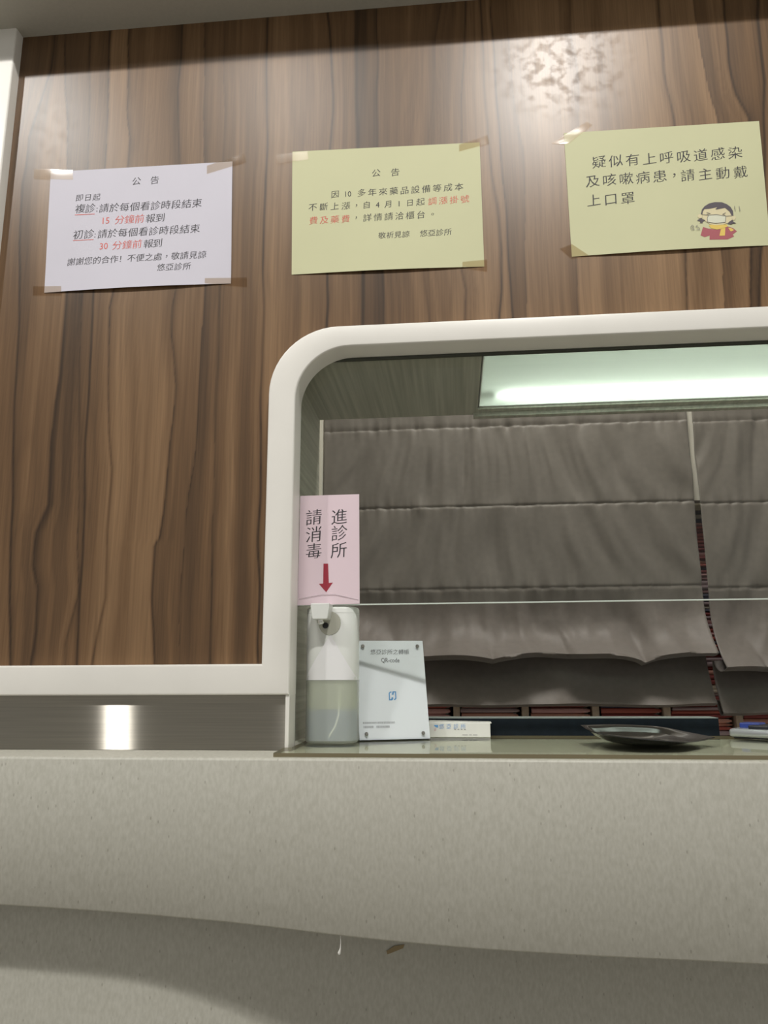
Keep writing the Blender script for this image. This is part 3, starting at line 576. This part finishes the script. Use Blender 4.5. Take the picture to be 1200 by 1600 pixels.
b.loft(rings); b.build('recess_shade', pbr('shade_grey', (.50,.50,.43), .4), sd, smooth=True)  # grey disc: round shade about the nozzle put into colour
b = MB(); tz = [(-.0130,.191,.0132),(-.0130,.186,.0132),(-.0105,.1705,.0108),(-.009,.1690,.0095)]
rings = [[(-.0105-h,-HY+.004,z),(-.0105-h,-HY-.0285,z),(-.0105+h,-HY-.0285,z),(-.0105+h,-HY+.004,z)] for _, z, h in tz]
b.loft(rings); o = b.build('nozzle', M_plastic, sd); md = o.modifiers.new('b', 'BEVEL'); md.width = .0012; md.segments = 2
b = MB(); b.tube([(-.012,-HY-.014,.1695),(-.012,-HY-.014,.1660)], .004, 14); b.tube([(-.0115,-HY-.014,.1665),(-.0115,-HY-.014,.1640),(-.0115,-HY-.014,.1622)], [.0042,.0046,.002], 14); b.build('nozzle_tip', pbr('chrome', (.85,.85,.82), .12, 1), sd, smooth=True)
b = MB(); b.disc((-.0070,-HY-.0008,.1618), (.0,-1,0), .0043, .0012, 18); o = b.build('sensor_eye', pbr('sensor_black', (.01,.01,.01), .2), sd)

# ------------------------------------------------------------------ acrylic stand with a printed card
CA, CB = .2912, .2468
cs = thing('acrylic_sign_stand', 'clear acrylic stand with a white printed card and four corner studs', 'sign stand', (-.139, .0691, .0053), CA)
def cp(s, t, d=0): return (s, math.sin(CB)*t-math.cos(CB)*d, math.cos(CB)*t+math.sin(CB)*d)
W, H = .105, .148
def slab(b, s0, s1, t0, t1, d0, d1):
    b.add([cp(s0,t0,d0),cp(s1,t0,d0),cp(s1,t1,d0),cp(s0,t1,d0),cp(s0,t0,d1),cp(s1,t0,d1),cp(s1,t1,d1),cp(s0,t1,d1)], [(0,1,2,3),(7,6,5,4),(0,4,5,1),(1,5,6,2),(2,6,7,3),(3,7,4,0)])
M_acr = clear('acrylic', (.97,.98,.975), 1.3, .02, refl=.8)
b = MB(); slab(b, 0, W, 0, H, -.004, -.0006); b.build('back_plate', M_acr, cs)
b = MB(); slab(b, 0, W, 0, H, .0006, .0030); b.build('front_plate', M_acr, cs)
b = MB(); slab(b, .0005, W-.0005, .0015, H-.0005, -.0004, .0004); b.build('card', pbr('card_white', (.90,.92,.98), .5), cs)
fc = lambda x, z: cp(x, z, .0008)
lettering('lettering', CARD_T, pbr('grey_ink', (.10,.10,.11), .6), cs, fc, sxa=.78)
b = MB()
for row, (s0, s1, t, hgt) in enumerate(((.0064,.0535,.0255,.0026),(.0070,.0445,.0196,.0030))):
    s = s0; rr = random.Random(row)
    while s < s1:
        ww = rr.uniform(.0008, .0016)
        if row == 0 or not .022 < s < .0245:
            b.add([cp(s,t-hgt/2,.0008),cp(s+ww,t-hgt/2,.0008),cp(s+ww,t+hgt/2,.0008),cp(s,t+hgt/2,.0008)], [(0,1,2,3)])
        s += ww+rr.uniform(.0005, .0009)
o = b.build('small_print', pbr('pale_grey_ink', (.42,.43,.46), .6), cs); o['label'] = 'two blurred lines of small grey print'
lc = (.0523, .0639)
for nm, polys, m in (('logo', [
    [(-.0056,-.0066),(-.0010,-.0066),(.0008,-.0048),(.0008,-.0022),(-.0018,-.0022),(-.0018,-.0036),(-.0030,-.0048),(-.0040,-.0048),(-.0040,.0034),(-.0030,.0046),(-.0012,.0046),(-.0012,.0062),(-.0036,.0062),(-.0056,.0040)],
    [(.0056,.0066),(.0008,.0066),(-.0002,.0056),(-.0002,.0036),(-.0012,.0028),(-.0012,.0016),(.0018,.0016),(.0018,.0040),(.0028,.0050),(.0040,.0050),(.0040,-.0030),(.0028,-.0046),(.0018,-.0046),(.0018,-.0062),(.0036,-.0062),(.0056,-.0040)]], P('logo_blue', (.12,.34,.66))),):
    flat(nm, [[(lc[0]+x, lc[1]+z) for x, z in p] for p in polys], m, cs, fc)['label'] = 'small blue bracket emblem'
for s, t in ((.0104,.1381),(.0948,.1381),(.0103,.0094),(.0940,.0091)):
    b = MB(); b.add([cp(s+.0026*math.cos(a)*k, t+.0026*math.sin(a)*k, d) for d, k in ((.003,1),(.0042,1),(.0050,.7)) for a in [2*math.pi*i/16 for i in range(16)]],
        [(r*16+i, r*16+(i+1)%16, (r+1)*16+(i+1)%16, (r+1)*16+i) for r in (0,1) for i in range(16)]+[tuple(range(32,48))])
    b.build('stud', pbr('stud_metal', (.32,.31,.29), .3, .8), cs, smooth=True)
b = MB(); b.bbox(0, W, -.001, .045, -.0, .0035, .0008); b.build('foot', M_acr, cs)

# white card box
wb = thing('card_box', 'low white card box with blue lettering on the counter glass', 'box', (.0035, .137, .0053))
m_box = pbr('box_white', (.88,.89,.85), .45, noise_amt=.01, noise_scale=30)
b = MB(); b.bbox(-.0455, .0465, 0, .034, 0, .0215, .0008); b.build('tray', m_box, wb)
b = MB(); b.add([(-.0455,.0004,.0214),(.0455,.0004,.0200),(.0485,.002,.0202),(.0485,.034,.0202),(-.0455,.034,.0222),(-.0455,.0004,.0226),(.0450,.0004,.0212),(.0485,.002,.0212),(.0485,.034,.0212),(-.0455,.034,.0232)],
    [(0,1,2,3,4),(9,8,7,6,5),(0,5,6,1),(1,6,7,2),(2,7,8,3),(3,8,9,4),(4,9,5,0)]); b.build('lid', m_box, wb)
fb_ = lambda x, z: (x, -.0003, z)
lettering('lettering', [('悠亞診所', -.0262, .0158, .0062, .0160, .0078, 0)], P('print_blue', (.20,.42,.80)), wb, fb_)['label'] = 'pale blue writing'
lettering('lettering', [('耳鼻喉科', -.0065, .0117, .0085, .0117, .0026, 0)], P('print_small', (.25,.25,.27)), wb, fb_) if False else None
b = MB()
for i in range(4): b.box(-.0072+i*.0048, -.0046+i*.0048, -.0004, -.0002, .0112, .0124)
for x0, x1 in ((.0045,.0125),(.0150,.0185),(.0205,.0270)): b.box(x0, x1, -.0004, -.0002, .0034, .0042)
b.build('small_print', P('print_grey_line', (.34,.35,.36)), wb)
flat('logo', [[(-.0374,.0180),(-.0312,.0182),(-.0314,.0142),(-.0345,.0146),(-.0372,.0168)]], P('box_logo_blue', (.16,.42,.82)), wb, fb_)
flat('logo', [[(-.0376,.0128),(-.0340,.0134),(-.0345,.0100),(-.0372,.0092)]], P('box_logo_pink', (.75,.60,.62)), wb, fb_)

# ------------------------------------------------------------------ dark tray on the glass
dt = thing('dark_tray', 'shallow black lacquered tray with pointed corners on the counter glass', 'tray', (.262, .05, .0053))
RIM = [(.1753,.09,.0255),(.2269,.112,.0249),(.2889,.12,.0217),(.3229,.09,.016),(.3493,.06,.0117),(.3114,.01,.0109),(.2777,-.025,.0132),(.2218,-.03,.0181),(.1911,-.005,.0204),(.180,.04,.0214)]
def closed_curve(pts, k=6):
    o_ = []; n_ = len(pts)
    for i in range(n_):
        p0, p1, p2, p3 = (Vector(pts[(i+d) % n_]) for d in (-1, 0, 1, 2))
        sharp1, sharp2 = i in (0, 4), (i+1) % n_ in (0, 4)
        t1 = (p2-p1) if sharp1 else (p2-p0)/2; t2 = (p2-p1) if sharp2 else (p3-p1)/2
        for j in range(k):
            s = j/k; o_.append(p1*(2*s**3-3*s**2+1)+t1*(s**3-2*s**2+s)+p2*(-2*s**3+3*s**2)+t2*(s**3-s**2))
    return o_
rim = [p-Vector((.262,.05,.0053)) for p in closed_curve(RIM)]
cen = Vector((.0, .0, 0))
def tr(k, z): return [Vector((cen.x+(p.x-cen.x)*k, cen.y+(p.y-cen.y)*k, z if z is not None else p.z)) for p in rim]
def mixz(k, a): return [Vector((p.x*k, p.y*k, p.z*a+.0008)) for p in rim]
b = MB(); b.loft([tr(.50,.0), mixz(.60,.06), mixz(.80,.42), mixz(.93,.78), [p.copy() for p in rim], [p+Vector((0,0,.0010)) for p in rim], [Vector((p.x*.975,p.y*.975,p.z+.0004)) for p in rim],
    [Vector((p.x*.90,p.y*.90,p.z*.72+.0018)) for p in rim], [Vector((p.x*.80,p.y*.80,p.z*.30+.0020)) for p in rim], [Vector((p.x*.70,p.y*.70,p.z*.05+.0024)) for p in rim], tr(.30,.0026)])
b.build('dish', pbr('black_lacquer', (.018,.017,.016), .13, spec=.8, noise_amt=.3, noise_scale=120, coat=.5), dt, smooth=True, angle=60)

# silver device at the right edge
hd = thing('handheld_device', 'silver handheld device with blue and black keys on the counter glass', 'device', (.470, .112, .0053), math.radians(-38))
msil = pbr('silver_plastic', (.55,.57,.60), .28, .6)
b = MB(); b.bbox(-.075, .075, -.03, .03, .002, .0135, .004, 3); b.build('body', msil, hd, smooth=True)
b = MB(); b.bbox(-.070, .070, -.026, .026, 0, .0035, .001); b.build('underside', pbr('dark_plastic', (.02,.02,.025), .4), hd)
b = MB(); b.bbox(-.050, .065, -.022, .026, .0130, .0185, .0015); b.build('key_pad', pbr('black_keys', (.02,.022,.03), .35), hd)
b = MB(); b.bbox(-.068, -.040, -.004, .026, .0130, .0205, .0015); b.build('blue_key', pbr('blue_key', (.03,.06,.30), .35), hd)

# navy box along the back of the counter
nb_ = thing('navy_box', 'long dark navy box lying behind the tray at the counter back', 'box', (.14, .1535, 0))
b = MB(); b.bbox(-.34, .2525, .0195, .0235, .0, .0305, .0006); b.build('front_board', pbr('navy_board', (.007,.013,.020), .6, spec=.2, noise_amt=.15, noise_scale=90), nb_)
b = MB(); b.bbox(-.34, .2525, .0195, .06, .0306, .0315, .0003); b.build('top_board', pbr('highlight_grey', (.28,.32,.31), .4), nb_)  # top kept pale: highlight along the navy lid put into its colour

# ------------------------------------------------------------------ back office: blinds, chart shelf, folders
def blind(name, label, xl, xr, s_, fbf, lbf, seed):
    t = thing(name, label, 'blind', ((xl+xr)/2, 1.1, 1.15), 0, None)
    cx_ = (xl+xr)/2; NX = max(40, int((xr-xl)/.0055)); rows = []
    s1, s2, s3 = s_
    def panel(za, zb, n):
        for i in range(n):
            u = i/n; u = .5-.5*math.cos(math.pi*u); rows.append(('p', za, zb, u))
    panel(1.13, s1, 14); panel(s1, s2, 34); panel(s2, s3, 34)
    for i in range(40): rows.append(('d', s3, 0, i/39))
    for i in range(1, 9): rows.append(('f', 0, 0, i/8))
    for i in range(34): rows.append(('e', 0, 0, i/33))
    for i in range(1, 9): rows.append(('h', 0, 0, i/8))
    V = []; 
    for kind, za, zb, u in rows:
        for i in range(NX+1):
            x = xl+(xr-xl)*i/NX; fbz, lbz = fbf(x), lbf(x); y = 0
            if kind == 'p':
                z = za+(zb-za)*u; pos = math.sin(math.pi*min(max(u,0),1)); L_ = za-zb
                d = min(abs(z-za), abs(z-zb))
            elif kind == 'd':
                z = za+(fbz-za)*u; d = abs(z-za); pos = min(1, u*2); y = -.092*u**2.8
            elif kind == 'f':
                a = math.pi*u; z = fbz-.012*math.sin(a)+.016*max(0, u-.5)*2; y = -.092+.050*(1-math.cos(a)); d = .1; pos = .8
            elif kind == 'e':
                z = fbz+.016+(lbz-fbz-.016)*u; y = .022-.066*u**2; d = .1; pos = u
            else:
                a = math.pi*u; z = lbz-.008*math.sin(a)+(.03*max(0, u-.5)*2); y = -.044+.06*u; d = .1; pos = .6
            # puckers close to the stitched seams, slanting drapes in the middle of each panel
            if kind in 'pd':
                e = math.exp(-d/.022)
                y += .0085*e*noise.noise(Vector((x*38, z*6+seed, 3)))+.0045*e*noise.noise(Vector((x*95, z*10, seed)))
                y += .0030*math.exp(-(d/.0035)**2)
                sl = -.55*math.cos(math.pi*min(max((x-xl)/(xr-xl)*1.1, 0), 1))
                wx = x+.03*noise.noise(Vector((x*4, z*7, seed+20)))
                y += pos*(.0150*noise.noise(Vector(((wx+sl*.8*z)*10, z*2.6+seed, 7)))+.0060*noise.noise(Vector(((wx+sl*z)*25, z*4.5, seed)))+.0010*noise.noise(Vector((wx*60, z*18, seed))))
            if kind in 'df':
                uu = u if kind == 'd' else 1
                y += uu**1.3*((.040*noise.noise(Vector((x*5.5, z*6+seed, 11)))+.016*(abs(noise.noise(Vector((x*6+z*3, z*4, seed+2))))-.2)*2)*1.0+sum(.034*math.exp(-abs(x-q-.25*(fbz-z))/(.025+.30*(1-uu))) for q in ((-.16,.10,.30,.498) if seed < 3 else (.80,1.0)))+.004*noise.noise(Vector((x*24-z*9, z*16, seed+2))))
            if kind in 'eh':
                y += pos*(.030*noise.noise(Vector((x*6, z*9, seed+5)))+.008*noise.noise(Vector((x*19, z*18, seed+9))))
            V.append((x-cx_, y, z-1.15))
    F = []; n = NX+1
    for j in range(len(rows)-1):
        for i in range(NX): a = j*n+i; F.append((a, a+n, a+n+1, a+1))
    split = sum(1 for r in rows if r[0] in 'pdf')
    b = MB(); b.add(V, F)
    o = b.build('fabric', M_fabric, t, smooth=True, angle=80)
    md = o.modifiers.new('thickness', 'SOLIDIFY'); md.thickness = .0012
    b = MB(); b.bbox(xl-cx_, xr-cx_, .004, .034, -.02, .02, .003); b.build('headrail', M_plastic, t)
    return t
fbL = lambda x: .146 + .006*noise.noise(Vector((x*7,0,4))) - .020*math.exp(-abs(x-.498)/.035) - .012*math.exp(-abs(x-.10)/.05) - .008*math.exp(-abs(x+.125)/.05)
lbL = lambda x: .015 + .006*noise.noise(Vector((x*5,2,4)))
bl = blind('roman_blind', 'grey-brown satin blind behind the pink sign, the wider one', -.3735, .678, (.8035,.565,.328), fbL, lbL, 1.3)
b = MB(); b.tube([(-.3775+.526+.0-.679+.1475+.001*0,-.01,-.02),(-.3775-.15225,-.012,-.75)], .0008, 6) if False else None
beads = MB()
for i in range(26):
    z = .690-i*.0042
    n = 8; c = Vector((-.3765-.15225, -.004, z-1.15))
    beads.loft([[c+Vector((.0017*math.cos(q)*math.cos(2*math.pi*k/n), .0017*math.cos(q)*math.sin(2*math.pi*k/n), .0017*math.sin(q))) for k in range(n)] for q in (-1.2,-.6,0,.6,1.2)])
o = beads.build('pull_chain', M_plastic, bl, smooth=True); o['label'] = 'white bead chain'
b = MB(); b.tube([(-.3765-.15225,-.004,0),(-.3765-.15225,-.004,.69-1.15)], .0006, 6); b.build('cord', M_plastic, bl)
fbR = lambda x: .106 + .008*noise.noise(Vector((x*6,1,4))); lbR = lambda x: -.006 + .005*noise.noise(Vector((x*5,7,4)))
blind('roman_blind', 'grey-brown satin blind past the narrow gap, cut off by the picture edge', .6935, 1.32, (.797,.557,.320), fbR, lbR, 5.7)

# shelf
sh = thing('chart_shelf', 'white and wood chart shelf standing behind the grey blinds', 'shelf', (.39, 1.17, -1.10))
m_div = pbr('pale_wood_edge', (.70,.57,.45), .5, noise_amt=.12, noise_scale=60)
CEN = [-.1913, .0009, .1923, .3850, .5772, .7673, .9600, 1.15]
for c in CEN:
    b = MB(); b.bbox(c-.0092-.39, c+.0092-.39, 0, .27, 0, 1.652, .001); b.build('divider', m_div, sh)
BOARD = [-.045, -.045, -.045, -.045, -.1, -.1, -.1]
for i in range(7):
    b = MB(); b.box(CEN[i]+.0092-.39, CEN[i+1]-.0092-.39, .004, .27, BOARD[i]+1.10-.014, BOARD[i]+1.10); b.build('shelf_board', m_div, sh)
b = MB(); b.box(-.2005-.39, 1.1592-.39, .27, .28, 0, 1.652); b.build('back_board', pbr('dark_back', (.06,.05,.045), .7), sh)
b = MB(); b.box(-.2005-.39, 1.1592-.39, 0, .28, 1.652, 1.668); b.build('top_board', pbr('cream_edge', (.62,.56,.42), .5), sh)
b = MB(); b.box(-3.1, 3.1, 1.46, 1.52, -1.1, 1.925); struct(b.build('wall_office', M_white_paint))
for nm, x in (('wall_office_left', -3.16), ('wall_office_right', 3.1)):
    b = MB(); b.box(x, x+.06, .125, 1.52, -1.1, 1.925); struct(b.build(nm, M_white_paint))
b = MB(); b.box(-.55, -.3765, 1.085, 1.30, -1.1, 1.6); struct(b.build('wall_office_pier', M_white_paint))
b = MB(); b.box(.655, .72, 1.119, 1.16, .570, 1.5); struct(b.build('wall_office_post', M_white_paint))

RED = dict(maroon=(.38,.085,.08), red=(.58,.15,.12), salmon=(.78,.40,.31), pink=(.82,.46,.46), navy=(.10,.11,.17), teal=(.22,.36,.38), cream=(.85,.78,.66), mauve=(.55,.42,.45))
MC = {k: pbr('folder_'+k, c, .55) for k, c in RED.items()}
M_sheets = pbr('folder_papers', (.55,.50,.46), .8)
def folder(x0, x1, z, th, colour, label, group, parts=True, rnd=random):
    cx_ = (x0+x1)/2+rnd.uniform(-.003, .003); w2 = (x1-x0)/2-.004-rnd.uniform(0, .004); yo = rnd.uniform(.004, .012)
    b = MB(); n = 10; top = []; 
    # folded card cover: lower leaf, rounded spine on the front, upper leaf, slightly pinched at the right end
    rings = []
    for i in range(n+1):
        x = -w2+2*w2*i/n; pin = 1-.55*max(0, (i/n-.85)/.15)**2; t = th*pin/2; zc = th/2; tk = .0009
        rings.append([(x,.22,zc+t),(x,.006,zc+t),(x,.002,zc+t*.8),(x,.0,zc),(x,.002,zc-t*.8),(x,.006,zc-t),(x,.22,zc-t),
                      (x,.22,zc-t+tk),(x,.006,zc-t+tk),(x,.003,zc-t*.6+tk*.5),(x,.0016,zc),(x,.003,zc+t*.6-tk*.5),(x,.006,zc+t-tk),(x,.22,zc+t-tk)])
    b.loft(rings, caps=False)
    o = b.build('chart_folder', MC[colour], None, (cx_, 1.172+yo, z), smooth=True)
    tag(o, label, 'folder', group)
    if parts:
        b = MB(); b.box(-w2*.97, w2*.93, .004, .215, .0011, th-.0011); b.build('papers', M_sheets, o)
    return o
seqs = {0: ['mauve','pink','pink','red','salmon','maroon'], 1: ['pink','salmon','mauve','pink','teal','teal'], 2: ['red','salmon','pink','maroon','salmon','red'], 3: ['mauve','maroon','red','navy','maroon','red'], }
where = {0: 'in the bay behind the acrylic card stand', 1: 'in the bay behind the white card box', 2: 'in the bay left of the tray tip', 3: 'in the bay above the tray'}
ORD = ['bottom', 'second', 'third', 'fourth', 'fifth', 'top']
for i in range(4):
    z = BOARD[i]+.0005
    for j, c in enumerate(seqs[i]):
        th = .0125+.0015*((i+j) % 3); folder(CEN[i]+.0092, CEN[i+1]-.0092, z, th, c, f'{c} chart folder, {ORD[j]} of the pile {where[i]}', 'chart folders piled below the blind'); z += th+.0006
rr = random.Random(5); z = BOARD[4]+.0005
order = ['cream','cream','mauve','red','salmon','salmon','maroon','red','mauve','maroon']
j = 0
while z < .535:
    c = order[j] if j < len(order) else ('cream' if j in (13, 14) else rr.choice(['maroon','maroon','red','salmon','navy','mauve','pink','cream','maroon','red','navy']))
    th = rr.uniform(.0075, .0135)
    folder(CEN[4]+.0092, CEN[5]-.0092, z, th, c, f'{c} chart folder in the tall pile glimpsed through the gap between blinds', 'chart folders in the tall pile', j < 12, rr); z += th+.0006; j += 1
z = BOARD[5]+.0005
for j, c in enumerate(['mauve','salmon','maroon','salmon','salmon','maroon','salmon']):
    th = .0125+.002*(j % 2); folder(CEN[5]+.0092, CEN[6]-.0092, z, th, c, f'{c} chart folder, number {["one","two","three","four","five","six","seven"][j]} from the bottom behind the silver device', 'chart folders behind the device'); z += th+.0006

# added unseen lamp that brightens the blinds, hidden behind the lining
t = thing('added_office_lamp', 'added square panel lamp, unseen, brightening the office beyond the window lining', 'light', (.35, .47, 1.90))
b = MB(); b.box(-.3, .3, -.3, .3, .015, .026); b.build('lamp_frame', M_plastic, t)
ld = bpy.data.lights.new('lamp', 'AREA'); ld.shape = 'SQUARE'; ld.size = .5; ld.energy = OFFICE_W; ld.color = (1, .95, .88)
lo = bpy.data.objects.new('lamp', ld); COL.objects.link(lo); lo.parent = t
b = MB(); b.box(-3.2, 3.2, .125, 1.56, 1.927, 1.96); struct(b.build('ceiling_office', M_ceil))

# ------------------------------------------------------------------ small marks on the counter
t = thing('glue_drip', 'tiny white glue drip hanging under the counter edge', 'drip', (-.1411, yf(-.14)+.004, -.1981))
b = MB(); b.tube([(0,0,.001),(.0004,0,-.008),(0,0,-.014),(-.0012,0,-.019),(-.0014,0,-.0205)], [.0003,.0003,.0007,.0020,.0012], 8); b.build('drip', pbr('glue', (.85,.84,.80), .4), t, smooth=True)
bx = -.0863; by = -.030+.12*float(smoothstep(-.45,.25,np.array(bx)))
b = MB(); b.add([(-.011,0,-.005),(.010,.0005,.001),(.012,.0005,.0055),(-.002,0,.0045),(-.012,0,-.001)], [(0,1,2,3,4)])
o = b.build('tape_scrap', pbr('brown_tape', (.33,.25,.13), .4), None, (bx, by-.0015, -.2525)); tag(o, 'brown scrap of tape stuck on the counter base', 'tape')
o.rotation_euler = (0, 0, .26)
bpy.data.objects.remove(_fo)
